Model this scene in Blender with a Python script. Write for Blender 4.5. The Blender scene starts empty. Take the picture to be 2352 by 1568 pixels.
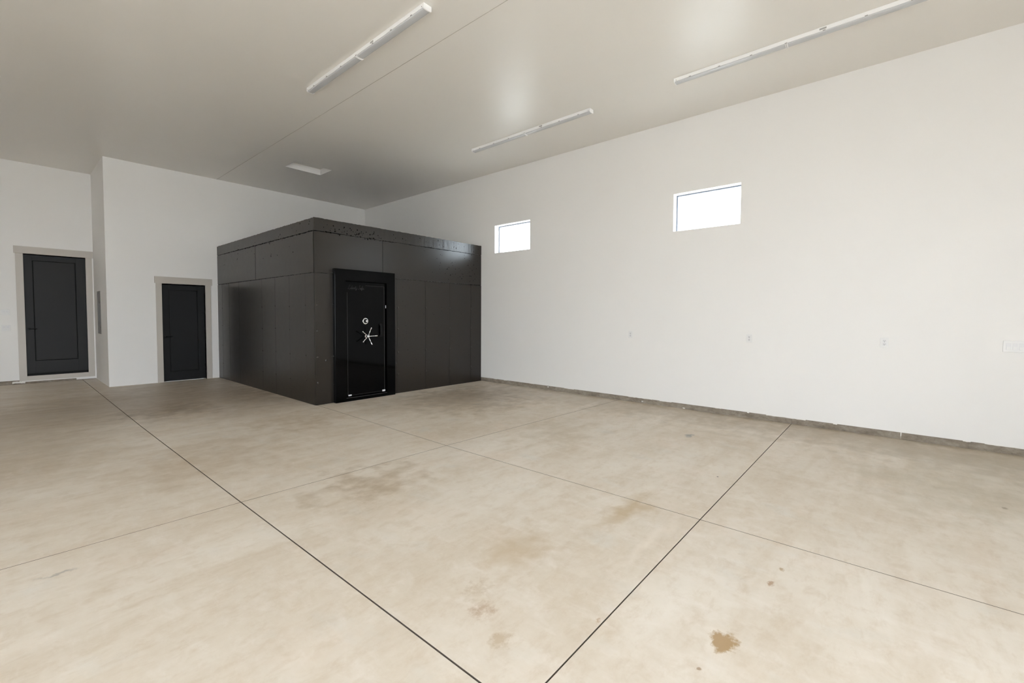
import bpy, bmesh, math, random
from mathutils import Vector, Matrix
random.seed(7)
S = bpy.context.scene
COL = S.collection

# ------------------------------------------------------------------ camera
FPX, PITCH, ROLL, YAW, CAMH, SHY = 1018.87, -0.03815, 0.0053, 0.85699, 1.424, -19.62
fwd = Vector((math.sin(YAW)*math.cos(PITCH), math.cos(YAW)*math.cos(PITCH), math.sin(PITCH)))
rgt = Vector((math.cos(YAW), -math.sin(YAW), 0.0)); upv = rgt.cross(fwd)
R_ = math.cos(ROLL)*rgt + math.sin(ROLL)*upv
U_ = -math.sin(ROLL)*rgt + math.cos(ROLL)*upv
cd = bpy.data.cameras.new('camera'); cam = bpy.data.objects.new('camera', cd); COL.objects.link(cam)
m = Matrix.Identity(4)
for i in range(3):
    m[i][0], m[i][1], m[i][2] = R_[i], U_[i], -fwd[i]
m[2][3] = CAMH
cam.matrix_world = m
cd.sensor_width = 36.0; cd.sensor_fit = 'HORIZONTAL'; cd.lens = FPX/2352*36.0
cd.shift_y = SHY/2352; cd.clip_start = 0.05; cd.clip_end = 300
S.camera = cam

# ------------------------------------------------------------------ sky, exposure
SKY = 14.8
w = bpy.data.worlds.new('overcast_sky'); S.world = w; w.use_nodes = True
nt = w.node_tree; bg = nt.nodes['Background']
tc = nt.nodes.new('ShaderNodeTexCoord'); sep = nt.nodes.new('ShaderNodeSeparateXYZ')
nt.links.new(tc.outputs['Generated'], sep.inputs[0])
rp = nt.nodes.new('ShaderNodeValToRGB')
rp.color_ramp.elements[0].position = 0.0; rp.color_ramp.elements[0].color = (0.86, 0.93, 1.0, 1)
rp.color_ramp.elements[1].position = 1.0; rp.color_ramp.elements[1].color = (0.80, 0.90, 1.0, 1)
nt.links.new(sep.outputs[2], rp.inputs[0]); nt.links.new(rp.outputs[0], bg.inputs[0])
bg.inputs[1].default_value = SKY
S.view_settings.view_transform = 'Standard'; S.view_settings.look = 'None'
S.view_settings.gamma = 1.0; S.view_settings.use_curve_mapping = False
S.view_settings.exposure = -0.05
S.cycles.max_bounces = 14; S.cycles.diffuse_bounces = 8; S.cycles.glossy_bounces = 4
S.cycles.caustics_reflective = False; S.cycles.caustics_refractive = False
S.cycles.sample_clamp_indirect = 12.0

sd = bpy.data.lights.new('sun', 'SUN'); sd.energy = 66.0; sd.angle = 0.02; sd.color = (0.95, 0.975, 1.0)
sun = bpy.data.objects.new('sun', sd); COL.objects.link(sun)
sun.rotation_euler = Vector((0.10, -0.78, -1.0)).to_track_quat('-Z', 'Y').to_euler()   # high, from behind the far wall: it never enters the room

# ------------------------------------------------------------------ dimensions
XR, YB, YB2, H, XJ = 6.898, 11.549, 13.266, 4.432, 1.362      # right wall, back wall, recess wall, ceiling, corner of the jog
XL, YF = -5.6, -3.4                                            # left wall and front wall, out of frame
VX, VY, VH = 3.222, 6.868, 2.944                              # vault corner and height
WT = 0.22
CURB = 0.082

# open overhead doors behind the camera; unseen left opening added to light right wall
GD = [(-4.6, -2.0), (-1.2, 1.4)]; GH = 3.0; LD = (-2.0, 0.6)

# ------------------------------------------------------------------ helpers
def link(o): COL.objects.link(o); return o
def box(bm, x0, x1, y0, y1, z0, z1):
    vs = [bm.verts.new((x, y, z)) for z in (z0, z1) for y in (y0, y1) for x in (x0, x1)]
    for f in ((0,2,3,1),(4,5,7,6),(0,1,5,4),(2,6,7,3),(0,4,6,2),(1,3,7,5)):
        bm.faces.new([vs[i] for i in f])
def obj(name, bm, mat, parent=None, bevel=0.0, smooth=False, seg=2):
    bmesh.ops.recalc_face_normals(bm, faces=bm.faces)
    me = bpy.data.meshes.new(name); bm.to_mesh(me); bm.free()
    if mat: me.materials.append(mat)
    o = link(bpy.data.objects.new(name, me))
    if parent:
        o.parent = parent; o.matrix_parent_inverse = Matrix.Translation(parent.location).inverted()
    if bevel > 0:
        b = o.modifiers.new('bevel', 'BEVEL'); b.width = bevel; b.segments = seg; b.limit_method = 'ANGLE'
    if smooth:
        for p in me.polygons: p.use_smooth = True
    return o
def bx(name, mat, x0, x1, y0, y1, z0, z1, parent=None, bevel=0.0):
    bm = bmesh.new(); box(bm, x0, x1, y0, y1, z0, z1); return obj(name, bm, mat, parent, bevel)
def boxes(name, mat, lst, parent=None, bevel=0.0):
    bm = bmesh.new()
    for b in lst: box(bm, *b)
    return obj(name, bm, mat, parent, bevel)
def struct(o): o['kind'] = 'structure'; return o
def root(name, loc, label=None, cat=None, group=None, structure=False):
    o = link(bpy.data.objects.new(name, None)); o.location = loc; o.empty_display_size = 0.1
    if label: o['label'] = label; o['category'] = cat
    if group: o['group'] = group
    if structure: o['kind'] = 'structure'
    return o
def tube(bm, pts, r, n=8, r2=None, caps=True):
    pts = [Vector(p) for p in pts]; rings = []
    for i, p in enumerate(pts):
        t = (pts[min(i+1, len(pts)-1)] - pts[max(i-1, 0)]).normalized()
        a = t.orthogonal().normalized() if i == 0 else (a - t*a.dot(t)).normalized()
        b = t.cross(a); rr = r if r2 is None else r + (r2-r)*i/(len(pts)-1)
        rings.append([bm.verts.new(p + rr*(math.cos(2*math.pi*k/n)*a + math.sin(2*math.pi*k/n)*b)) for k in range(n)])
    for i in range(len(rings)-1):
        for k in range(n): bm.faces.new((rings[i][k], rings[i][(k+1)%n], rings[i+1][(k+1)%n], rings[i+1][k]))
    if caps:
        bm.faces.new(rings[0]); bm.faces.new(rings[-1])
def lathe_y(bm, cx, cz, prof, n=32):
    """prof: list of (y, radius) around an axis parallel to Y"""
    rings = []
    for y, r in prof:
        rings.append([bm.verts.new((cx + r*math.cos(2*math.pi*k/n), y, cz + r*math.sin(2*math.pi*k/n))) for k in range(n)])
    for i in range(len(rings)-1):
        for k in range(n): bm.faces.new((rings[i][k], rings[i][(k+1)%n], rings[i+1][(k+1)%n], rings[i+1][k]))
    bm.faces.new(rings[0]); bm.faces.new(rings[-1])

# ------------------------------------------------------------------ materials
def mat(name, col, rough=0.5, metal=0.0, spec=0.5, emit=None, estr=0.0):
    mt = bpy.data.materials.new(name); mt.use_nodes = True; b = mt.node_tree.nodes['Principled BSDF']
    b.inputs['Base Color'].default_value = (*col, 1); b.inputs['Roughness'].default_value = rough
    b.inputs['Metallic'].default_value = metal; b.inputs['Specular IOR Level'].default_value = spec
    if emit: b.inputs['Emission Color'].default_value = (*emit, 1); b.inputs['Emission Strength'].default_value = estr
    return mt
class G:
    """small node-graph helper"""
    def __init__(s, mt): s.t = mt.node_tree; s.b = s.t.nodes['Principled BSDF']; s.pos = s.t.nodes.new('ShaderNodeNewGeometry').outputs['Position']
    def n(s, k, **kw):
        x = s.t.nodes.new(k)
        for a, v in kw.items(): setattr(x, a, v)
        return x
    def l(s, a, b): s.t.links.new(a, b)
    def scale(s, sc, src=None):
        x = s.n('ShaderNodeVectorMath', operation='MULTIPLY'); s.l(src or s.pos, x.inputs[0]); x.inputs[1].default_value = sc; return x.outputs[0]
    def noise(s, vec, scale, det=4, rough=0.55, dist=0.0):
        x = s.n('ShaderNodeTexNoise'); x.inputs['Scale'].default_value = scale; x.inputs['Detail'].default_value = det
        x.inputs['Roughness'].default_value = rough; x.inputs['Distortion'].default_value = dist; s.l(vec, x.inputs['Vector']); return x.outputs['Fac']
    def vor(s, vec, scale, feat='F1'):
        x = s.n('ShaderNodeTexVoronoi', feature=feat); x.inputs['Scale'].default_value = scale; s.l(vec, x.inputs['Vector']); return x.outputs['Distance']
    def mr(s, v, a, b, c=0.0, d=1.0):
        x = s.n('ShaderNodeMapRange'); s.l(v, x.inputs[0])
        for i, q in enumerate((a, b, c, d)): x.inputs[i+1].default_value = q
        return x.outputs[0]
    def math(s, op, a, b=None):
        x = s.n('ShaderNodeMath', operation=op)
        for i, q in enumerate((a, b)):
            if q is None: continue
            if isinstance(q, (int, float)): x.inputs[i].default_value = q
            else: s.l(q, x.inputs[i])
        return x.outputs[0]
    def mix(s, f, a, b, mode='MIX'):
        x = s.n('ShaderNodeMix', data_type='RGBA', blend_type=mode)
        for i, q in ((0, f), (6, a), (7, b)):
            if isinstance(q, (int, float)): x.inputs[i].default_value = q
            elif isinstance(q, tuple): x.inputs[i].default_value = (*q, 1)
            else: s.l(q, x.inputs[i])
        return x.outputs[2]
    def bump(s, h, strength, dist):
        x = s.n('ShaderNodeBump'); x.inputs['Strength'].default_value = strength; x.inputs['Distance'].default_value = dist
        s.l(h, x.inputs['Height']); s.l(x.outputs[0], s.b.inputs['Normal'])

def painted(name, col, rough, bumpd=0.0004, scale=260, spec=0.5):
    mt = mat(name, col, rough, spec=spec); g = G(mt)
    g.bump(g.noise(g.pos, scale, 2), 0.35, bumpd)
    c = g.noise(g.pos, 0.8, 3)
    g.l(g.mix(g.mr(c, 0.3, 0.7), tuple(x*0.985 for x in col), col), g.b.inputs['Base Color'])
    return mt
M = {}
M['wall'] = painted('white_wall_paint', (0.80, 0.79, 0.78), 0.5)
M['ceiling'] = painted('ceiling_paint', (0.80, 0.775, 0.735), 0.34, 0.0002, 300)
M['trim'] = painted('greige_trim_paint', (0.50, 0.465, 0.425), 0.4, 0.0001)
M['caulk'] = mat('white_compound', (0.78, 0.76, 0.72), 0.7)
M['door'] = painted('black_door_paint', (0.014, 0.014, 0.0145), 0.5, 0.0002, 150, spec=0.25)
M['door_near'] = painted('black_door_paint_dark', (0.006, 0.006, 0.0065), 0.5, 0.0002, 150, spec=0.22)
M['door_dark'] = mat('black_rubber_and_groove_shade', (0.004, 0.004, 0.004), 0.6, spec=0.2)
M['gloss'] = mat('gloss_black_enamel', (0.0012, 0.0012, 0.0013), 0.05, spec=0.11)
M['handle_black'] = mat('black_metal', (0.002, 0.002, 0.002), 0.4, spec=0.2)
M['chrome'] = mat('chrome', (0.85, 0.85, 0.86), 0.12, 1.0)
M['steel'] = mat('dull_steel', (0.42, 0.42, 0.42), 0.35, 0.9)
M['stripe'] = mat('grey_pinstripe', (0.06, 0.06, 0.062), 0.35)
M['script'] = mat('grey_lettering', (0.022, 0.022, 0.024), 0.35)
M['plate'] = mat('white_plastic', (0.74, 0.74, 0.74), 0.35)
M['plate2'] = mat('white_plastic_rocker', (0.70, 0.70, 0.715), 0.3)
M['slot'] = mat('dark_slot', (0.04, 0.04, 0.04), 0.7)
M['fixture'] = mat('white_enamel', (0.86, 0.86, 0.86), 0.3)
M['lens'] = mat('frosted_lens', (0.56, 0.57, 0.59), 0.22)
M['sticker'] = mat('grey_sticker', (0.35, 0.34, 0.33), 0.6)
M['panelbox'] = mat('grey_enclosure', (0.22, 0.215, 0.21), 0.5)
M['panelin'] = mat('dark_enclosure_inside', (0.07, 0.068, 0.065), 0.6)
M['frame'] = mat('window_frame_grey', (0.18, 0.20, 0.25), 0.5)
M['outside'] = mat('outside_gravel', (0.34, 0.33, 0.31), 0.9)
M['garage'] = mat('garage_steel', (0.6, 0.6, 0.6), 0.5)

# glass
gm = bpy.data.materials.new('window_glass'); gm.use_nodes = True; t = gm.node_tree; t.nodes.clear()
out = t.nodes.new('ShaderNodeOutputMaterial'); tr = t.nodes.new('ShaderNodeBsdfTransparent'); gl = t.nodes.new('ShaderNodeBsdfGlossy')
gl.inputs['Roughness'].default_value = 0.02; mx = t.nodes.new('ShaderNodeMixShader')
mx.inputs[0].default_value = 0.07; t.links.new(tr.outputs[0], mx.inputs[1]); t.links.new(gl.outputs[0], mx.inputs[2]); t.links.new(mx.outputs[0], out.inputs[0])
tr.inputs[0].default_value = (0.95, 0.97, 0.97, 1)
M['glass'] = gm

# floor concrete with stains and broad darker areas
def floor_mat():
    mt = mat('sealed_concrete', (0.5, 0.45, 0.39), 0.42, spec=0.3); g = G(mt)
    # slow patches, elongated along the trowel direction
    big = g.noise(g.scale((0.55, 0.9, 1)), 1.0, 5, 0.6, 0.6)
    strk = g.noise(g.scale((0.8, 3.2, 1)), 1.3, 6, 0.62, 0.5)
    cross = g.noise(g.scale((2.4, 1.1, 1)), 2.1, 6, 0.65, 0.4)
    fine = g.noise(g.pos, 22, 5, 0.7)
    base = g.mix(g.mr(big, 0.35, 0.66), (0.60, 0.52, 0.42), (0.72, 0.66, 0.58))
    base = g.mix(g.mr(strk, 0.45, 0.72, 0, 0.55), base, (0.54, 0.445, 0.335))
    base = g.mix(g.mr(cross, 0.5, 0.74, 0, 0.45), base, (0.75, 0.70, 0.635))
    pink = g.noise(g.scale((1, 1, 1)), 1.7, 4, 0.5)
    base = g.mix(g.mr(pink, 0.56, 0.72, 0, 0.35), base, (0.72, 0.61, 0.51))
    grey = g.noise(g.scale((1.3, 0.9, 1)), 2.6, 4, 0.5)
    base = g.mix(g.mr(grey, 0.60, 0.74, 0, 0.35), base, (0.62, 0.62, 0.59))
    base = g.mix(g.mr(fine, 0.3, 0.7, 0.0, 0.22), base, (0.78, 0.73, 0.66))
    blot = g.noise(g.scale((1, 1.7, 1)), 6.5, 6, 0.7, 0.3)
    base = g.mix(g.mr(blot, 0.50, 0.72, 0, 0.5), base, (0.53, 0.43, 0.32))
    pale = g.noise(g.scale((1.9, 1, 1)), 4.2, 6, 0.7, 0.4)
    base = g.mix(g.mr(pale, 0.52, 0.72, 0, 0.38), base, (0.78, 0.72, 0.66))
    # broad darker brown areas and single stains: x, y, rx, ry, colour, strength, softness
    warp = g.n('ShaderNodeTexNoise'); warp.inputs['Scale'].default_value = 5.0; warp.inputs['Detail'].default_value = 4; g.l(g.pos, warp.inputs['Vector'])
    wv = g.n('ShaderNodeVectorMath', operation='SUBTRACT'); g.l(warp.outputs['Color'], wv.inputs[0]); wv.inputs[1].default_value = (0.5, 0.5, 0.5)
    warp2 = g.n('ShaderNodeTexNoise'); warp2.inputs['Scale'].default_value = 19.0; warp2.inputs['Detail'].default_value = 5; warp2.inputs['Roughness'].default_value = 0.65; g.l(g.pos, warp2.inputs['Vector'])
    wv2 = g.n('ShaderNodeVectorMath', operation='SUBTRACT'); g.l(warp2.outputs['Color'], wv2.inputs[0]); wv2.inputs[1].default_value = (0.5, 0.5, 0.5)
    ST = [
     (2.04, 0.532, .085, .06, (.36,.23,.10), .9, .35, .06), (1.41, 1.275, .07, .045, (.42,.31,.19), .6, .6, .06),
     (1.50, 1.474, .08, .06, (.42,.30,.20), .75, .8, .10), (1.60, 1.62, .13, .07, (.46,.36,.25), .5, .9, .15),
     (2.667, 0.469, .035, .018, (.38,.24,.14), .85, .5, .03), (2.862, 0.451, .025, .016, (.38,.26,.14), .8, .5, .03),
     (5.39, 1.843, .11, .06, (.20,.20,.20), .75, .6, .08), (2.06, 1.80, .36, .26, (.45,.33,.19), .5, 1., .5),
     (2.0, 3.35, .60, .36, (.34,.25,.15), .62, 1., .7), (3.02, 1.44, .42, .15, (.43,.31,.16), .6, .9, .3),
     (1.62, 8.2, .70, .80, (.24,.18,.11), .7, 1., .9), (2.9, 8.9, .6, 1.3, (.23,.17,.11), .55, 1., .9),
     (2.60, 6.0, .65, .55, (.40,.30,.18), .5, 1., .8), (4.9, 4.9, 1.1, .9, (.40,.31,.20), .45, 1., 1.0),
     (4.913, -0.659, .03, .02, (.2,.13,.08), .7, .5, .02), (1.82, 0.565, .012, .01, (.3,.2,.12), .8, .5, .01),
     (4.164, 1.046+.12, .012, .008, (.05,.05,.05), .9, .3, .01), (1.80, 1.02, .035, .014, (.45,.32,.2), .7, .6, .05),
     (0.18, 3.43, .09, .025, (.30,.28,.26), .6, .7, .06), (0.6, 9.0, 1.6, 1.6, (.26,.21,.15), .4, 1., 1.),
     (3.4, 0.75, .5, .07, (.70,.64,.57), .6, 1., .2), (2.7, 1.13, .55, .05, (.74,.66,.57), .7, .9, .1),
     (5.2, -0.5, 1.0, .9, (.42,.37,.27), .55, 1., .8), (6.6, 1.5, .9, 6.0, (.33,.27,.19), .6, 1., .8), (5.6, 5.6, 1.4, 1.3, (.26,.205,.145), .75, 1., 1.), (6.3, -.7, .8, 1.2, (.38,.33,.24), .6, 1., .8), (2.0, 9.4, 1.8, 3.0, (.28,.22,.155), .65, 1., 1.), (-.2, 8.2, 1.6, 3.6, (.36,.29,.20), .55, 1., 1.), (4.6, 5.9, 1.6, .9, (.32,.25,.17), .45, 1., .9),  # broad browner ellipses by the vault, the far floor and the right wall
     (4.4, 3.1, 1.0, .5, (.42,.34,.23), .35, 1., .8), (1.3, 5.0, .9, .8, (.40,.30,.19), .45, 1., .9),
    ]
    for (x, y, rx, ry, c, st, soft, wamp) in ST:
        a = g.n('ShaderNodeVectorMath', operation='MULTIPLY_ADD'); g.l((wv2 if rx < .2 else wv).outputs[0], a.inputs[0]); a.inputs[1].default_value = (wamp*2.2, wamp*2.2, 0); g.l(g.pos, a.inputs[2])
        b = g.n('ShaderNodeVectorMath', operation='SUBTRACT'); g.l(a.outputs[0], b.inputs[0]); b.inputs[1].default_value = (x, y, 0)
        d = g.n('ShaderNodeVectorMath', operation='MULTIPLY'); g.l(b.outputs[0], d.inputs[0]); d.inputs[1].default_value = (1/rx, 1/ry, 0)
        le = g.n('ShaderNodeVectorMath', operation='LENGTH'); g.l(d.outputs[0], le.inputs[0])
        f = g.mr(le.outputs['Value'], 1.0, 1.0 - soft*0.95, 0.0, st)
        base = g.mix(f, base, c)
    g.l(base, g.b.inputs['Base Color'])
    g.l(g.mr(strk, 0.3, 0.7, 0.38, 0.55), g.b.inputs['Roughness'])
    g.bump(g.noise(g.pos, 40, 4), 0.15, 0.001)
    return mt
M['floor'] = floor_mat()
M['joint'] = mat('saw_cut_concrete', (0.16, 0.13, 0.105), 0.9)

def curb_mat():
    mt = mat('rough_concrete', (0.3, 0.26, 0.21), 0.85); g = G(mt)
    a = g.noise(g.scale((1, 1, 2)), 5, 6, 0.7); b = g.noise(g.scale((1, 1, 3)), 28, 5, 0.7)
    c = g.mix(g.mr(a, 0.35, 0.65), (0.19, 0.155, 0.12), (0.34, 0.30, 0.25))
    c = g.mix(g.mr(b, 0.56, 0.72, 0, 0.75), c, (0.11, 0.085, 0.06))
    g.l(c, g.b.inputs['Base Color']); g.bump(g.math('ADD', a, b), 0.7, 0.006); return mt
M['curb'] = curb_mat()

def vault_mat(name, pit, rough, bumpd, wave):
    mt = mat(name, (0.0125, 0.0095, 0.0070), rough, spec=0.55); g = G(mt)
    fine = g.noise(g.pos, 75, 2, 0.5); mid = g.noise(g.pos, 9, 3, 0.5)
    p = g.vor(g.pos, 9.0 if pit else 5.0)
    hole = g.mr(p, 0.0, 0.11, -1.0 if pit else 0.0, 0.0)
    h = g.math('ADD', g.math('MULTIPLY', fine, 0.3 if pit else 0.16), g.math('MULTIPLY', hole, 3.0))
    
    h = g.math('ADD', h, g.math('MULTIPLY', g.noise(g.pos, 30 if pit else 3.0, 4 if pit else 1, 0.7 if pit else 0.4), wave))
    g.bump(h, 0.6, bumpd)
    g.l(g.mr(mid, 0.3, 0.7, rough, rough + 0.035), g.b.inputs['Roughness'])
    dst = g.noise(g.scale((5, 5, 1.2)), 1.6, 5, 0.7)
    g.l(g.mix(g.mr(dst, 0.62, 0.8, 0, 0.5), (0.0125, 0.0095, 0.0070), (0.014, 0.013, 0.0115)), g.b.inputs['Base Color'])
    return mt
M['vault'] = vault_mat('black_painted_concrete', False, 0.288, 0.0014, 0.02)
M['vault_rough'] = vault_mat('black_painted_rough_concrete', True, 0.30, 0.004, 0.8)
M['vault_core'] = mat('black_joint', (0.004, 0.0035, 0.003), 0.9, spec=0.06)

# ------------------------------------------------------------------ floor: slabs between the saw cuts
def li(pts, t):
    for (a, u), (b, v) in zip(pts, pts[1:]):
        if t <= b: break
    return u + (v-u)*(t-a)/(b-a)
JA = [(-9, 1.19), (1.0, 1.188), (2.163, 1.178), (3.72, 1.164), (6.98, 1.14), (14, 1.138)]      # x along y
JB = [(-9, 3.195), (1.0, 3.191), (3.70, 3.174), (6.64, 3.245), (14, 3.27)]
JC = [(-9, .985), (1.2, .988), (3.19, 1.004), (6.9, 1.024), (9, 1.03)]                          # y along x
JD = [(-9, 3.71), (1.16, 3.724), (2.02, 3.705), (3.17, 3.694), (6.9, 3.55), (9, 3.5)]
const = lambda c: [(-50, c), (50, c)]
xl = [const(XL-WT), const(-1.6), JA, JB, const(XR+WT)]
xg = [0, .004, .0042, .0030, 0]
yl = [const(YF-WT), const(-1.75), JC, JD, const(YB2+WT)]
yg = [0, .004, .0036, .0028, 0]
floor = struct(bx('floor', M['joint'], XL-WT, XR+WT, YF-WT, YB2+WT, -0.16, -0.008))
def crossing(px, py):
    x, y = 0.0, 0.0
    for _ in range(20): x = li(px, y); y = li(py, x)
    return x, y
for i in range(4):
    for j in range(4):
        bm = bmesh.new()
        c = [crossing(xl[i], yl[j]), crossing(xl[i+1], yl[j]), crossing(xl[i+1], yl[j+1]), crossing(xl[i], yl[j+1])]
        ring = []
        N = 14
        for k in range(N):
            x = c[0][0] + (c[1][0]-c[0][0])*k/N; ring.append((x, li(yl[j], x) + yg[j]))
        for k in range(N):
            y = c[1][1] + (c[2][1]-c[1][1])*k/N; ring.append((li(xl[i+1], y) - xg[i+1], y))
        for k in range(N):
            x = c[2][0] + (c[3][0]-c[2][0])*k/N; ring.append((x, li(yl[j+1], x) - yg[j+1]))
        for k in range(N):
            y = c[3][1] + (c[0][1]-c[3][1])*k/N; ring.append((li(xl[i], y) + xg[i], y))
        # clean up the corners
        def clampx(p):
            lo = li(xl[i], p[1]) + xg[i]; hi = li(xl[i+1], p[1]) - xg[i+1]
            ylo = li(yl[j], p[0]) + yg[j]; yhi = li(yl[j+1], p[0]) - yg[j+1]
            return (min(max(p[0], lo), hi), min(max(p[1], ylo), yhi))
        ring = [clampx(p) for p in ring]
        top = [bm.verts.new((x, y, 0)) for x, y in ring]; bot = [bm.verts.new((x, y, -.008)) for x, y in ring]
        bm.faces.new(top)
        for k in range(len(top)): bm.faces.new((top[k], top[(k+1) % len(top)], bot[(k+1) % len(top)], bot[k])).material_index = 1
        obj('slab', bm, M['floor'], floor).data.materials.append(M['joint'])

# ------------------------------------------------------------------ walls
WIN = [(5.519, 6.471), (1.712, 2.668)]; WZ0, WZ1 = 2.750, 3.324
# right wall with two window openings
lst = []
ys = [YF-WT, WIN[1][0], WIN[1][1], WIN[0][0], WIN[0][1], YB+WT]
for k in range(5):
    if k in (1, 3):
        lst += [(XR, XR+WT, ys[k], ys[k+1], CURB, WZ0), (XR, XR+WT, ys[k], ys[k+1], WZ1, H+.02)]
    else: lst.append((XR, XR+WT, ys[k], ys[k+1], CURB, H+.02))
struct(boxes('wall_right', M['wall'], lst))
# back wall with the door opening
D2 = (2.212, 2.985, 2.045)
struct(boxes('wall_back', M['wall'], [(XJ, D2[0], YB, YB+WT, 0, H+.02), (D2[0], D2[1], YB, YB+WT, D2[2], H+.02), (D2[1], XR, YB, YB+WT, 0, H+.02)]))
# return wall of the jog, with the hole of the recessed panel
PB = (12.36, 12.75, 1.02, 1.885)
struct(boxes('wall_jog', M['wall'], [(XJ, XJ+WT, YB+WT, PB[0]+.02, 0, H+.02), (XJ, XJ+WT, PB[1]-.02, YB2, 0, H+.02),
    (XJ, XJ+WT, PB[0]+.02, PB[1]-.02, 0, PB[2]+.02), (XJ, XJ+WT, PB[0]+.02, PB[1]-.02, PB[3]-.02, H+.02), (XJ+.14, XJ+WT, PB[0]+.02, PB[1]-.02, PB[2]+.02, PB[3]-.02)]))
# recess wall with the tall door
D1 = (0.331, 1.241, 0.155, 2.612)
struct(boxes('wall_recess', M['wall'], [(XL-WT, D1[0], YB2, YB2+WT, CURB, H+.02), (D1[0], D1[1], YB2, YB2+WT, D1[3], H+.02),
    (D1[1], XJ+WT, YB2, YB2+WT, CURB, H+.02), (D1[0], D1[1], YB2+.02, YB2+WT, CURB, D1[2])]))
struct(boxes('wall_left', M['wall'], [(XL-WT, XL, YF-WT, LD[0], 0, H+.02), (XL-WT, XL, LD[1], YB2, 0, H+.02), (XL-WT, XL, LD[0], LD[1], 3.0, H+.02)]))
# front wall behind the camera with two open overhead-door openings
struct(boxes('wall_front', M['wall'], [(XL, GD[0][0], YF-WT, YF, 0, H+.02), (GD[0][1], GD[1][0], YF-WT, YF, 0, H+.02), (GD[1][1], XR, YF-WT, YF, 0, H+.02),
    (GD[0][0], GD[0][1], YF-WT, YF, GH, H+.02), (GD[1][0], GD[1][1], YF-WT, YF, GH, H+.02)]))
# ceiling with the hatch opening
HX0, HX1, HY0, HY1 = 3.856, 4.612, 8.949, 9.481
ceil = struct(boxes('ceiling', M['ceiling'], [(XL-WT, HX0, YF-WT, YB2+WT, H, H+.2), (HX1, XR+WT, YF-WT, YB2+WT, H, H+.2),
    (HX0, HX1, YF-WT, HY0, H, H+.2), (HX0, HX1, HY1, YB2+WT, H, H+.2)]))
bm = bmesh.new()
for x0, x1, hgt in ((3.242, 3.2475, .003),):
    box(bm, x0, x1, YF, YB, H-hgt, H)
obj('seam_bead', bm, mat('seam_dark_paint', (0.48, 0.45, 0.41), 0.6), ceil)  # raised strip coloured darker than the ceiling, drawing the seam as a dark line
# outside ground
struct(bx('ground_outside', M['outside'], -45, 50, -50, 50, -0.35, -0.165))

# ------------------------------------------------------------------ concrete stem under the drywall
def jitter_box(bm, axis, a0, a1, p0, p1, z0, z1, n, jz0=0.0, jz1=0.0, jp=0.0):
    """box running along axis ('x' or 'y') from a0 to a1; its face at p0 (the room side) may be uneven"""
    rows = []
    for k in range(n+1):
        a = a0 + (a1-a0)*k/n
        zb = z0 + random.uniform(-jz0, jz0); zt = z1 + random.uniform(-jz1, jz1); q = p0 + random.uniform(-jp, jp)
        P = [(a, q, zb), (a, q, zt), (a, p1, zt), (a, p1, zb)]
        if axis == 'y': P = [(b, a_, z) for a_, b, z in P]
        rows.append([bm.verts.new(v) for v in P])
    for r, s in zip(rows, rows[1:]):
        for k in range(4): bm.faces.new((r[k], r[(k+1)%4], s[(k+1)%4], s[k]))
    bm.faces.new(rows[0]); bm.faces.new(rows[-1])
bb = root('baseboard_right', (XR, 1, 0), structure=True)
cuts = [-3.4, -2.3, -1.2, -0.08, 1.022, 2.35, 3.62, 4.79, 5.354, 6.0, VY+.03, YB]
for k, (a, b) in enumerate(zip(cuts, cuts[1:])):
    bm = bmesh.new(); o_ = random.uniform(-.003, .003)
    jitter_box(bm, 'y', a+.0015, b-.0015, XR+.012+o_, XR+WT, -.005, CURB, max(4, int((b-a)/.06)), 0, 0, .0012)
    obj('stem_section', bm, M['curb'], bb)
# ragged drywall edge and blobs of compound along the stem
bm = bmesh.new()
y = YF
while y < VY-.4:
    L = random.uniform(.08, .5)
    if random.random() < .62:
        hgt = random.uniform(.002, .009)
        jitter_box(bm, 'y', y, min(y+L, VY-.002), XR+.0005, XR+.012, CURB-hgt, CURB+.001, max(3, int(L/.03)), .0025, 0, 0)
    y += L + random.uniform(0, .2)
for yy, zz, s in ((3.13, .028, .012), (2.45, .012, .016), (5.05, .06, .012), (1.55, .078, .012), (0.55, .08, .02), (-.62, .08, .03)):
    jitter_box(bm, 'y', yy-s, yy+s, XR+.002, XR+.014, zz-.007, zz+.007, 4, .004, .004, 0)
o = obj('drywall_edge', bm, M['caulk'], bb); o['kind'] = 'stuff'
bl = root('baseboard_recess', (0, YB2, 0), structure=True)
for a, b in ((XL, -4), (-4, -2.6), (-2.6, -1.2), (-1.2, -.05), (-.05, .52), (.52, XJ)):
    bm = bmesh.new(); jitter_box(bm, 'x', a+.0015, b-.0015, YB2+.006, YB2+WT, -.005, CURB, 10, 0, 0, .0012)
    obj('stem_section', bm, M['curb'], bl)
bm = bmesh.new()
jitter_box(bm, 'x', .13, .30, YB2-.002, YB2+.01, .022, .058, 8, .006, .006, .003)
jitter_box(bm, 'x', .255, .305, YB2-.008, YB2+.01, .018, .066, 5, .005, .004, .003)
o = obj('compound_blob', bm, M['caulk'], bl); o['label'] = 'dried white compound smeared on the concrete ledge'

# ------------------------------------------------------------------ windows
for n, (y0, y1) in enumerate(WIN, 1):
    wr = root('window_%d' % n, (XR+.13, (y0+y1)/2, (WZ0+WZ1)/2), structure=True)
    fx0, fx1, fw = XR+.124, XR+.160, .018
    boxes('window_frame', M['frame'], [(fx0, fx1, y0, y0+fw, WZ0, WZ1), (fx0, fx1, y1-fw, y1, WZ0, WZ1), (fx0, fx1, y0+fw, y1-fw, WZ0, WZ0+fw), (fx0, fx1, y0+fw, y1-fw, WZ1-fw, WZ1)], wr, .003)
    bx('pane', M['glass'], XR+.14, XR+.146, y0+fw, y1-fw, WZ0+fw, WZ1-fw, wr)

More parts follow.
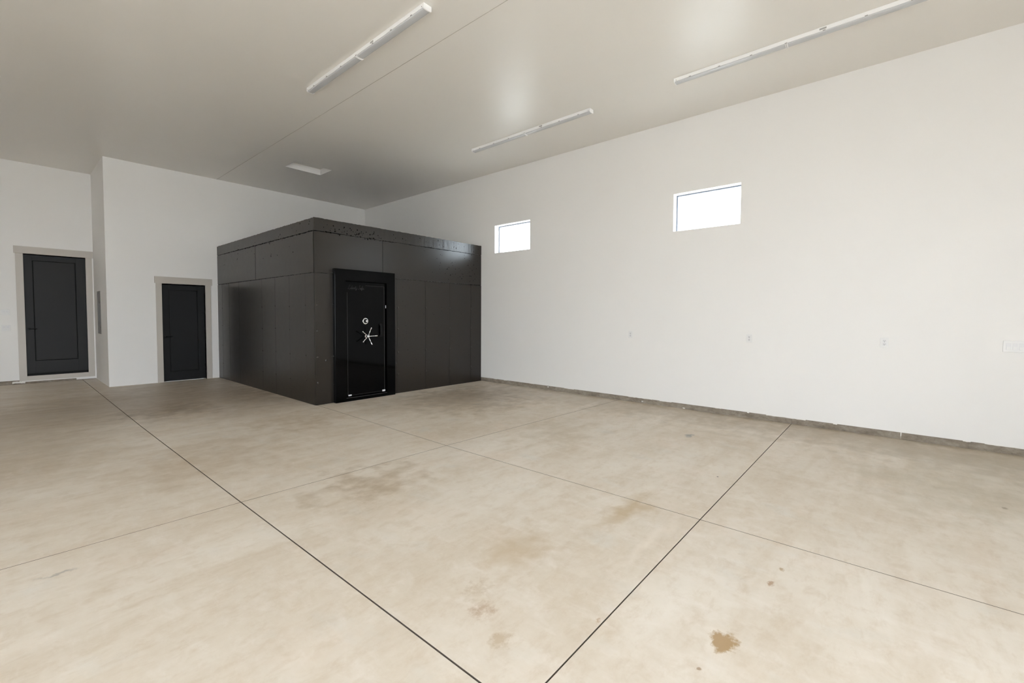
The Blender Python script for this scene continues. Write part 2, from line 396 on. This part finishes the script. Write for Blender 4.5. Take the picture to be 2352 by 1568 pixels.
# ------------------------------------------------------------------ interior doors
def lever(parent, x, y, z, s=1):
    bm = bmesh.new()
    lathe_y(bm, x, z, [(y, .027), (y-.006, .027), (y-.009, .024)], 20)
    lathe_y(bm, x, z, [(y-.009, .010), (y-.045, .010)], 12)
    o = obj('lever_handle', bm, M['handle_black'], parent)
    bm = bmesh.new(); tube(bm, [(x-.008*s, y-.044, z), (x+.03*s, y-.046, z), (x+.075*s, y-.046, z), (x+.112*s, y-.041, z)], .0085, 8)
    obj('lever', bm, M['handle_black'], o, smooth=True)
    return o
def door(name, x0, x1, z0, z1, yl, panel, paint, thick=.045):
    """flush slab with one routed panel; yl is the front plane"""
    r = root(name, ((x0+x1)/2, yl, z0), structure=True)
    g = .004; X0, X1, Z0, Z1 = x0+g, x1-g, z0+.004, z1-g
    px0, px1, pz0, pz1 = panel; gw = .016
    boxes('door_leaf', paint, [
        (X0, px0, yl, yl+thick, Z0, Z1), (px1, X1, yl, yl+thick, Z0, Z1), (px0, px1, yl, yl+thick, Z0, pz0), (px0, px1, yl, yl+thick, pz1, Z1),
        ], r, .0015)
    bx('panel_groove', M['door_dark'], px0, px1, yl+.014, yl+thick, pz0, pz1, r)  # groove floor darker than the leaf paint, its shade put into the colour
    bx('raised_panel', paint, px0+gw, px1-gw, yl+.003, yl+.014, pz0+gw, pz1-gw, r, .003)
    return r
# right-hand door
yl2 = YB+.075
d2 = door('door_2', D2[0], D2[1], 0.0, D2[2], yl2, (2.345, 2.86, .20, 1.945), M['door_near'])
lever(d2, 2.275, yl2, .95)
boxes('jamb', M['trim'], [(D2[0]-.018, D2[0], YB-.0, YB+.16, 0, D2[2]+.018), (D2[1], D2[1]+.018, YB, YB+.16, 0, D2[2]+.018), (D2[0], D2[1], YB, YB+.16, D2[2], D2[2]+.018)], d2)
for h_ in (.25, 1.0, 1.8):
    bx('hinge', M['handle_black'], D2[1]-.012, D2[1]+.0, yl2-.006, yl2+.0, h_, h_+.09, d2)
t2 = root('trim_2', (2.6, YB, 0), structure=True)
bx('side_board', M['trim'], 2.115, D2[0]+.003, YB-.018, YB, 0, 2.065, t2, .0015)
bx('side_board', M['trim'], D2[1]-.003, 3.086, YB-.018, YB, 0, 2.065, t2, .0015)
bx('head_board', M['trim'], 2.097, 3.112, YB-.026, YB, 2.065, 2.203, t2, .0015)
# tall left-hand door, raised above a sill board
yl1 = YB2+.03
d1 = door('door_1', D1[0], D1[1], D1[2]+.02, D1[3], yl1, (.455, 1.09, .45, 2.503), M['door'])
lever(d1, .385, yl1, 1.11)
bx('door_sweep', M['door_dark'], D1[0]+.002, D1[1]-.002, yl1-.012, yl1+.03, D1[2]+.001, D1[2]+.05, d1)
boxes('jamb', M['trim'], [(D1[0]-.018, D1[0], YB2, YB2+.16, D1[2], D1[3]+.018), (D1[1], D1[1]+.018, YB2, YB2+.16, D1[2], D1[3]+.018), (D1[0], D1[1], YB2, YB2+.16, D1[3], D1[3]+.018)], d1)
t1 = root('trim_1', (.8, YB2, 0), structure=True)
bx('side_board', M['trim'], .228, D1[0]+.003, YB2-.018, YB2, .062, 2.626, t1, .0015)
bx('side_board', M['trim'], D1[1]-.003, 1.341, YB2-.018, YB2, .062, 2.626, t1, .0015)
bx('head_board', M['trim'], .207, 1.3605, YB2-.026, YB2, 2.626, 2.768, t1, .0015)
bx('sill_board', M['trim'], D1[0]+.003, D1[1]-.003, YB2-.018, YB2+.02, .062, D1[2], t1, .0015)
o = boxes('drywall_strip', M['wall'], [(.29, 1.045, YB2-.02, YB2-.001, .046, .0618), (1.045, XJ-.001, YB2-.024, YB2-.001, .016, .0618), (1.3412, XJ-.001, YB2-.02, YB2-.0005, .062, 2.62)], t1)
o['label'] = 'white drywall strip under and beside the greige casing'

# ------------------------------------------------------------------ strip lights
def strip_light(x, y0, y1, label):
    """two-lens wrap fixture along Y, fixed to the ceiling; x is its centre"""
    r = root('strip_light', (x, (y0+y1)/2, H), label, 'ceiling light', 'white strip lights on the ceiling')
    hw, hh, ld = .047, .040, .014
    z1 = H-.0005
    bm = bmesh.new(); box(bm, x-hw, x+hw, y0+.004, y1-.004, z1-hh, z1); obj('housing', bm, M['fixture'], r, .002)
    ym = (y0+y1)/2
    prof = [(-1, 0), (-.97, .45), (-.82, .78), (-.5, .95), (0, 1), (.5, .95), (.82, .78), (.97, .45), (1, 0)]
    for a, b in ((y0+.012, ym-.014), (ym+.014, y1-.012)):
        bm = bmesh.new(); e = []
        for yy in (a, b): e.append([bm.verts.new((x+p*(hw-.006), yy, z1-hh-q*ld)) for p, q in prof])
        for k in range(len(prof)-1): bm.faces.new((e[0][k], e[0][k+1], e[1][k+1], e[1][k]))
        bm.faces.new(e[0]); bm.faces.new(e[1])
        for ff in (e[0], e[1]): pass
        bm.faces.new((e[0][0], e[1][0], e[1][-1], e[0][-1]))
        obj('lens', bm, M['lens'], r)
    for a, b in ((y0, y0+.012), (y1-.012, y1)):
        bm = bmesh.new(); e = []
        pp = [(-1.04, -1.45), (-1.04, 0)] + [(p*1.03, q*1.06) for p, q in prof[1:-1]] + [(1.04, 0), (1.04, -1.45)]
        for yy in (a, b): e.append([bm.verts.new((x+p*(hw-.001), yy, z1-hh-(q*ld if q > 0 else q*.027))) for p, q in pp])
        for k in range(len(pp)): bm.faces.new((e[0][k], e[0][(k+1) % len(pp)], e[1][(k+1) % len(pp)], e[1][k]))
        bm.faces.new(e[0]); bm.faces.new(e[1]); obj('end_cap', bm, M['fixture'], r)
    for dy in (-.0125, .0035):
        bm = bmesh.new(); tube(bm, [(x+p*(hw-.003), ym+dy+.004, z1-hh-q*(ld+.003)) for p, q in prof], .0042, 6); obj('joint_strap', bm, M['fixture'], r)
    bx('rating_label', M['sticker'], x-hw-.0012, x-hw+.001, ym-.36, ym-.30, z1-hh+.012, z1-.010, r)
    bm = bmesh.new()
    for k in range(7):
        yy = y0+.2+(y1-y0-.4)*k/6
        box(bm, x-hw-.003, x-hw+.002, yy-.012, yy+.012, z1-hh-.003, z1-hh+.004)
    o = obj('lens_latch', bm, M['sticker'], r); o['kind'] = 'stuff'
    bm = bmesh.new()
    for yy in (y0+.03, y1-.03): lathe = tube(bm, [(x-hw+.001, yy, z1-.03), (x-hw-.0015, yy, z1-.03)], .004, 8)
    o = obj('screw_hole', bm, M['slot'], r); o['kind'] = 'stuff'
    return r
strip_light(2.79, 3.52, 6.00, 'white strip light with a grey lens, on the ceiling left of the thin seam')
strip_light(5.70, 3.43, 5.88, 'white strip light on the ceiling above the small far window')
strip_light(5.70, -.23, 2.215, 'long white strip light cut by the top edge, above the near window')

# ------------------------------------------------------------------ attic hatch
hr = root('attic_hatch', ((HX0+HX1)/2, (HY0+HY1)/2, H), 'small rectangular attic hatch set up into the ceiling above the black vault', 'hatch')
tt = .014
boxes('lining', M['wall'], [(HX0, HX0+tt, HY0, HY1, H-.001, H+.12), (HX1-tt, HX1, HY0, HY1, H-.001, H+.12), (HX0+tt, HX1-tt, HY0, HY0+tt, H-.001, H+.12), (HX0+tt, HX1-tt, HY1-tt, HY1, H-.001, H+.12)], hr)
bx('lid', M['ceiling'], HX0, HX1, HY0, HY1, H+.12, H+.14, hr)

# ------------------------------------------------------------------ recessed electrical panel on the jog wall
er = root('electrical_panel', (XJ, (PB[0]+PB[1])/2, PB[2]), 'tall narrow grey metal electrical enclosure set in the white side wall beside the left door', 'electrical panel')
y0, y1, z0, z1 = PB
fl = .028
boxes('flange', M['panelbox'], [(XJ-.006, XJ-.0005, y0-.01, y0+fl, z0-.01, z1+.01), (XJ-.006, XJ-.0005, y1-fl, y1+.01, z0-.01, z1+.01), (XJ-.006, XJ-.0005, y0+fl, y1-fl, z0-.01, z0+fl), (XJ-.006, XJ-.0005, y0+fl, y1-fl, z1-fl, z1+.01)], er, .001)
boxes('back_box', M['panelbox'], [(XJ, XJ+.12, y0+.0201, y0+.024, z0+.0201, z1-.0201), (XJ, XJ+.12, y1-.024, y1-.0201, z0+.0201, z1-.0201), (XJ, XJ+.12, y0+.024, y1-.024, z0+.0201, z0+.024), (XJ, XJ+.12, y0+.024, y1-.024, z1-.024, z1-.0201)], er)
bx('back_plate', M['panelin'], XJ+.12, XJ+.124, y0+.0201, y1-.0201, z0+.0201, z1-.0201, er)
bx('cover', M['panelbox'], XJ+.01, XJ+.014, y0+.05, y1-.05, z1-.24, z1-.03, er)
bx('cover', M['panelbox'], XJ+.01, XJ+.014, y0+.05, y1-.05, z0+.03, z0+.14, er)
for k in range(8):
    zz = z0+.2+k*.05
    bx('breaker', M['slot'], XJ+.05, XJ+.11, y0+.16, y0+.24, zz, zz+.044, er)

# ------------------------------------------------------------------ outlets and switches
def outlet(y, z, label):
    hw, hh = .038, .0585
    r = root('wall_outlet', (XR, y, z), label, 'outlet', 'duplex outlets on the right wall')
    bx('cover_plate', M['plate'], XR-.006, XR-.0002, y-hw, y+hw, z-hh, z+hh, r, .002)
    for s in (1, -1):
        zc = z+s*.0195
        o = bx('socket', M['plate2'], XR-.0085, XR-.005, y-.017, y+.017, zc-.0145, zc+.0145, r, .003)
        for dy in (-.0065, .0065): bx('blade_slot', M['slot'], XR-.0088, XR-.0084, y+dy-.0016, y+dy+.0016, zc-.001, zc+.008, o)
        bx('ground_hole', M['slot'], XR-.0088, XR-.0084, y-.003, y+.003, zc-.0105, zc-.0045, o)
    bx('screw', M['steel'], XR-.0075, XR-.006, y-.0025, y+.0025, z-.0025, z+.0025, r)
    return r
outlet(3.352, 1.127, 'smallest white duplex outlet on the right wall, nearest the black vault')
outlet(1.558, 1.127, 'white duplex outlet on the right wall, below the near window')
outlet(0.102, 1.130, 'white duplex outlet on the right wall between the near window and the switch plate')
def switches(face, a, z, n, label, kinds, s=1):
    """face 'x': on the right wall, running towards -y; 'y': on the recess wall, running along x"""
    W = .046*n+.032; hh = .0585
    def P(name, mt, u0, u1, d0, d1, z0, z1, par, bev=0.0):
        if face == 'x': return bx(name, mt, XR-d1, XR-d0, a-u1, a-u0, z0, z1, par, bev)
        return bx(name, mt, a+u0, a+u1, YB2-d1, YB2-d0, z0, z1, par, bev)
    loc = (XR, a-W/2, z) if face == 'x' else (a+W/2, YB2, z)
    r = root('switch_plate', loc, label, 'light switch')
    P('cover_plate', M['plate'], 0, W, .0002, .0065, z-hh, z+hh, r, .002)
    for k, kd in enumerate(kinds):
        c = .039+.046*k
        P('recess_frame', M['plate2'], c-.0185, c+.0185, .0065, .0075, z-.035, z+.035, r)
        if kd == 'rocker':
            P('rocker', M['plate'], c-.0155, c+.0155, .0075, .011, z-.032, z-.001, r, .001)
            P('rocker', M['plate2'], c-.0155, c+.0155, .0075, .009, z-.001, z+.032, r, .001)
        else:
            P('rocker', M['sticker'], c-.0145, c+.0145, .0075, .009, z-.03, z+.03, r, .001)
    return r
switches('x', -.853, 1.133, 4, 'wide white switch plate with several rockers at the right edge of the photo', ['rocker']*4)
switches('y', .012, 1.443, 2, 'upper of two white switch plates left of the tall door', ['rocker', 'rocker'])
switches('y', .012, 1.135, 2, 'lower of two white switch plates left of the tall door', ['rocker', 'rocker'])

# ------------------------------------------------------------------ the vault: painted concrete, one object per form panel
vr = root('concrete_vault', ((VX+XR)/2, (VY+YB)/2, 0), 'black painted concrete vault room in the corner under the ceiling hatch', 'vault')
PT = .014
bx('core', M['vault_core'], VX+PT, XR-.001, VY+PT, YB-.001, 0, VH-.012, vr)
ZA, ZB = 2.087, 2.738
def fpanel(x0, x1, z0, z1, g=.0012, jt=0.0, jb=0.0, mt='vault', jp=0.0, off=0.0):
    bm = bmesh.new(); jitter_box(bm, 'x', x0+g, x1-g, VY+off, VY+PT+.001, z0+g*.5+jb, z1-g*.5-jt, max(1, int((x1-x0)/.035)) if (jt or jb) else 1, jb, jt, jp)
    return obj('wall_panel', bm, M[mt], vr)
def spanel(y0, y1, z0, z1, g=.0012, jt=0.0, jb=0.0, mt='vault', jp=0.0, off=0.0):
    bm = bmesh.new(); jitter_box(bm, 'y', y0+g, y1-g, VX+off, VX+PT+.001, z0+g*.5+jb, z1-g*.5-jt, max(1, int((y1-y0)/.035)) if (jt or jb) else 1, jb, jt, jp)
    return obj('wall_panel', bm, M[mt], vr)
DX0, DX1 = 3.50, 4.655
fx = [4.735, 5.378, 5.985, 6.58, XR-.001]
fpanel(VX, DX0+.02, 0, ZA, .003, jt=.002)
fpanel(DX1-.02, fx[0], 0, ZA, .003, jt=.002)
for a, b in zip(fx, fx[1:]): fpanel(a, b, 0, ZA, .0022, jt=.002, off=random.uniform(0, .0012))
fpanel(VX, 4.442, ZA, ZB, .005, jt=.004, jb=.002)
fpanel(4.442, XR-.001, ZA, ZB, .005, jt=.004, jb=.002, off=.001)
fpanel(VX, XR-.001, ZB, VH, .001, jt=.003, jb=.003, mt='vault_rough', jp=.0007, off=.001)
sy = [VY+PT+.002, 7.19, 7.79, 8.385, 8.99, 9.60, 10.2, 10.8, 11.245, YB-.001]
for a, b in zip(sy, sy[1:]): spanel(a, b, 0, ZA, .0016 if b < 11 else .004, jt=.002, off=random.uniform(0, .0008))
spanel(VY+PT+.002, 9.284, ZA, ZB, .007, jt=.005, jb=.002)
spanel(9.284, YB-.001, ZA, ZB, .007, jt=.004, jb=.002, off=.0008)
spanel(VY+PT+.002, YB-.001, ZB, VH, .001, jt=.0045, jb=.0045, mt='vault', off=.0008)
# raised concrete fins left on the joints
bm = bmesh.new()
def fin(P0, P1, n, amp, out):
    P0, P1 = Vector(P0), Vector(P1)
    rows = []
    for k in range(n+1):
        t = k/n; c = P0.lerp(P1, t) + Vector((0, 0, random.uniform(-amp, amp)*.6)); hh = random.uniform(.25, 1)*amp; oo = random.uniform(.2, 1)
        rows.append([bm.verts.new(c + Vector((0, 0, hh))), bm.verts.new(c + Vector(out)*oo), bm.verts.new(c - Vector((0, 0, hh)))])
    for r, s in zip(rows, rows[1:]):
        bm.faces.new((r[0], r[1], s[1], s[0])); bm.faces.new((r[1], r[2], s[2], s[1]))
fin((4.72, VY+.0005, ZA), (6.5, VY+.0005, ZA), 90, .0075, (0, -.009, 0))
fin((VX, VY+.0005, ZA), (3.50, VY+.0005, ZA), 12, .003, (0, -.002, 0))
fin((VX+.0005, 6.9, ZA), (VX+.0005, 7.6, ZA), 30, .003, (-.002, 0, 0))
fin((VX+.5, VY+.0005, ZB), (4.9, VY+.0005, ZB), 60, .004, (0, -.003, 0))
o = obj('joint_fin', bm, M['vault'], vr); o['kind'] = 'stuff'
# tie marks: a small sunk cone with a raised broken rim
bm = bmesh.new(); bm2 = bmesh.new()
def tie(face, a, z, r=.013):
    r *= 1.35
    for target, rr, dd in ((bm, r, .008), (bm2, r*.6, .0088)):
        n = 9; vs = []
        for k in range(n):
            t = 2*math.pi*k/n; q = rr*random.uniform(.75, 1.2); u = a+q*math.cos(t); v = z+q*math.sin(t)*1.15
            vs.append(target.verts.new((u, VY-.0002, v) if face == 'f' else (VX-.0002, u, v)))
        c = target.verts.new((a, VY-dd, z) if face == 'f' else (VX-dd, a, z))
        for k in range(n): target.faces.new((vs[k], vs[(k+1) % n], c))
for z in (1.572, 1.172, .758, .352):
    for x in (4.750, 5.385, 5.992, 6.582): tie('f', x, z + random.uniform(-.01, .01), .015 if x < 5.5 else .011)
    for y in (7.19, 7.79, 8.385, 8.99, 11.25): tie('s', y, z + random.uniform(-.015, .015), .012)
    tie('f', 3.262, z, .012)
for x, z in ((5.378, ZA-.01), (4.70, .55), (3.39, 1.30), (3.40, .70)): tie('f', x, z, .013)
o = obj('tie_mark', bm, M['vault'], vr); o['kind'] = 'stuff'
o = obj('tie_hole', bm2, M['vault_core'], vr); o['kind'] = 'stuff'
# bug holes in the upper lift and the band
bm = bmesh.new()
def pit(face, a, z, r, e=1.0, rot=0.0):
    n = 7; vs = []; r *= 1.25
    for k in range(n):
        t = 2*math.pi*k/n; q = r*random.uniform(.7, 1.2); u, v = q*math.cos(t), q*math.sin(t)*e
        u, v = u*math.cos(rot)-v*math.sin(rot), u*math.sin(rot)+v*math.cos(rot)
        vs.append(bm.verts.new((a+u, VY-.0008, z+v) if face == 'f' else (VX-.0008, a+u, z+v)))
    bm.faces.new(vs)
for k in range(70):
    x = random.gauss(6.3, .45)
    if 4.6 < x < 6.85: pit('f', x, random.uniform(2.15, 2.72), random.uniform(.003, .008), random.uniform(.5, 2), random.uniform(0, 3))
for k in range(60):
    x = random.gauss(3.95, .25)
    if 3.3 < x < 4.5: pit('f', x, min(2.9, max(ZB-.02, random.gauss(2.79, .04))), random.uniform(.004, .011), random.uniform(.6, 1.6), random.uniform(0, 3))
for k in range(26): pit('f', random.uniform(4.4, 6.85), random.uniform(2.75, 2.92), random.uniform(.003, .008), 1.3)
for k in range(34): pit('s', random.uniform(7, 11.4), random.uniform(2.45, 2.9), random.uniform(.004, .011), random.uniform(.5, 1.6))
for k in range(40): pit('s', random.uniform(7, 11.4), ZB+random.uniform(-.012, .010), random.uniform(.005, .012), .8)
for k in range(50): pit('s', random.uniform(7, 11.4), random.uniform(.1, 2.0), random.uniform(.002, .005), 1)
for k in range(50): pit('f', random.uniform(4.7, 6.8), random.uniform(.1, 2.0), random.uniform(.002, .005), 1)
o = obj('bug_hole', bm, M['vault_core'], vr); o['kind'] = 'stuff'

# ------------------------------------------------------------------ the steel vault door
DY = VY-.075           # front plane of its frame
FX0, FX1, FZ1 = 3.515, 4.640, 2.172
LX0, LX1, LZ0, LZ1 = 3.700, 4.470, .062, 1.985
dr = root('vault_door', ((FX0+FX1)/2, VY, 0), 'gloss black steel vault door with chrome five-spoke handle in the black concrete vault', 'vault door')
bm = bmesh.new(); rr = []
for yy in (DY, VY-.0005):
    rr.append([bm.verts.new((x, yy, z)) for x, z in ((FX0, 0), (FX1, 0), (FX1, FZ1), (FX0, FZ1))])
    rr.append([bm.verts.new((x, yy, z)) for x, z in ((LX0, LZ0), (LX1, LZ0), (LX1, LZ1), (LX0, LZ1))])
for k in range(4):
    q = (k+1) % 4
    bm.faces.new((rr[0][k], rr[0][q], rr[1][q], rr[1][k])); bm.faces.new((rr[2][k], rr[2][q], rr[3][q], rr[3][k]))
    bm.faces.new((rr[0][k], rr[0][q], rr[2][q], rr[2][k])); bm.faces.new((rr[1][k], rr[1][q], rr[3][q], rr[3][k]))
obj('door_frame', bm, M['gloss'], dr, .004)
LY = DY+.034
leaf = bx('door_leaf', M['gloss'], LX0+.006, LX1-.012, LY, VY-.001, LZ0+.006, LZ1-.008, dr, .003)
ps0, ps1, pz0, pz1, pw = 3.742, 4.435, .092, 1.925, .0028
def stripe(x0, x1, z0, z1): bx('pinstripe', M['stripe'], x0, x1, LY-.0006, LY, z0, z1, leaf)
stripe(ps0, ps0+pw*1.3, pz0, 1.80); stripe(ps1, ps1+pw*1.3, pz0, pz1); stripe(4.075, ps1, pz1-pw, pz1); stripe(ps0, ps1, pz0, pz0+pw)
bx('sill_strip', M['stripe'], LX0, LX1, DY-.001, DY, LZ0-.006, LZ0-.001, dr)
bx('label_tag', M['plate'], 3.752, 3.808, LY-.002, LY-.0004, .083, .104, leaf)
bx('label_tag', M['plate'], 4.392, 4.450, LY-.002, LY-.0004, .083, .112, leaf)
# bolts and hinge knuckle
for x, y, z in ((FX0-.002, VY-.02, .30), (FX0-.002, VY-.02, .76), (FX0-.002, VY-.02, 1.60), (FX0-.002, VY-.02, 2.10)):
    bm = bmesh.new(); tube(bm, [(x+.003, y, z), (x-.005, y, z)], .008, 8); obj('bolt_head', bm, M['chrome'], dr)
bm = bmesh.new(); tube(bm, [(LX1-.006, LY-.006, 1.55), (LX1-.006, LY-.006, 1.60)], .005, 10); obj('hinge_pin', bm, M['steel'], dr)
# combination dial
cx, cz = 4.070, 1.325
bm = bmesh.new(); lathe_y(bm, cx, cz, [(LY, .052), (LY-.008, .052), (LY-.012, .047), (LY-.012, .040)], 36); dial = obj('dial_ring', bm, M['chrome'], leaf)
bm = bmesh.new(); lathe_y(bm, cx, cz, [(LY-.010, .038), (LY-.020, .036), (LY-.024, .030)], 32); obj('dial', bm, M['handle_black'], leaf)
bm = bmesh.new(); lathe_y(bm, cx, cz, [(LY-.022, .016), (LY-.045, .018), (LY-.050, .014)], 20); obj('dial_knob', bm, M['chrome'], leaf)
# five-spoke handle
cx, cz = 4.083, 1.068
bm = bmesh.new(); lathe_y(bm, cx, cz, [(LY, .032), (LY-.012, .030), (LY-.016, .018), (LY-.055, .017), (LY-.060, .024), (LY-.082, .024), (LY-.090, .015)], 28)
obj('hub', bm, M['chrome'], leaf, smooth=False)
for k in range(5):
    a = math.radians(2 + 72*k); c, s = math.cos(a), math.sin(a)
    bm = bmesh.new()
    tube(bm, [(cx+c*.018, LY-.070, cz+s*.018), (cx+c*.075, LY-.080, cz+s*.075), (cx+c*.118, LY-.088, cz+s*.118)], .0065, 10)
    tube(bm, [(cx+c*.112, LY-.087, cz+s*.112), (cx+c*.120, LY-.090, cz+s*.120), (cx+c*.146, LY-.100, cz+s*.146), (cx+c*.152, LY-.101, cz+s*.152)], .0085, 10, .0105)
    obj('spoke', bm, M['chrome'], leaf, smooth=True)
# pull handle
bm = bmesh.new()
box(bm, 4.345, 4.375, LY-.040, LY-.026, 1.055, 1.275); box(bm, 4.345, 4.375, LY-.028, LY+.001, 1.055, 1.08); box(bm, 4.345, 4.375, LY-.028, LY+.001, 1.25, 1.275)
obj('pull_handle', bm, M['handle_black'], leaf, .004)
# cursive lettering, drawn as strokes in a 0..12.4 by -1..3 box
LET = [
 [(1.6,2.6),(1.2,3.0),(.8,2.7),(.7,1.8),(.6,.9),(.3,.1),(.1,.1),(.3,.4),(.9,.2),(1.5,-.05),(2.0,.25)],      # L
 [(2.0,.25),(2.2,1.2),(2.15,.3),(2.4,.05),(2.7,.4)], [(2.3,1.7),(2.35,1.8)],                                   # i
 [(2.7,.4),(3.0,2.6),(2.8,.2),(3.1,.0),(3.5,.4),(3.4,.9),(3.1,1.0)],                                           # b
 [(3.5,.5),(3.9,.6),(4.2,1.0),(3.9,1.15),(3.7,.5),(3.95,.0),(4.4,.3)],                                         # e
 [(4.4,.3),(4.6,1.2),(4.75,1.0),(5.0,1.0),(4.9,.2),(5.2,.1)],                                                  # r
 [(5.2,.1),(5.6,2.2),(5.4,.2),(5.7,.0),(6.0,.4)], [(5.1,1.5),(6.1,1.6)],                                       # t
 [(6.0,1.0),(6.1,.2),(6.4,.05),(6.7,.9),(6.7,1.0),(6.4,-.6),(6.1,-1.0),(5.9,-.7),(6.6,.1),(7.0,.3)],           # y
 [(9.0,2.5),(8.5,3.0),(8.1,2.5),(8.4,1.8),(8.7,1.1),(8.3,.2),(7.8,.05),(7.6,.5)],                              # S
 [(9.6,.9),(9.2,1.0),(9.0,.4),(9.2,.0),(9.6,.5),(9.7,1.0),(9.7,.2),(10.,.1)],                                  # a
 [(10.,.1),(10.6,2.0),(10.9,2.7),(10.6,2.6),(10.4,.6),(10.2,-.8),(10.4,-1.0),(10.7,-.1),(10.9,.4)], [(10.1,1.1),(10.9,1.2)],  # f
 [(10.9,.4),(11.3,.6),(11.6,1.0),(11.3,1.15),(11.1,.5),(11.4,.0),(12.2,.4)],                                   # e
]
bm = bmesh.new()
for stk in LET:
    pts = [(3.752+u*.0245+v*.004, LY-.0012, 1.855+v*.0225) for u, v in stk]
    tube(bm, pts, .0021, 5)
o = obj('lettering', bm, M['script'], leaf); o['label'] = 'faint grey cursive lettering at the top left of the door leaf'
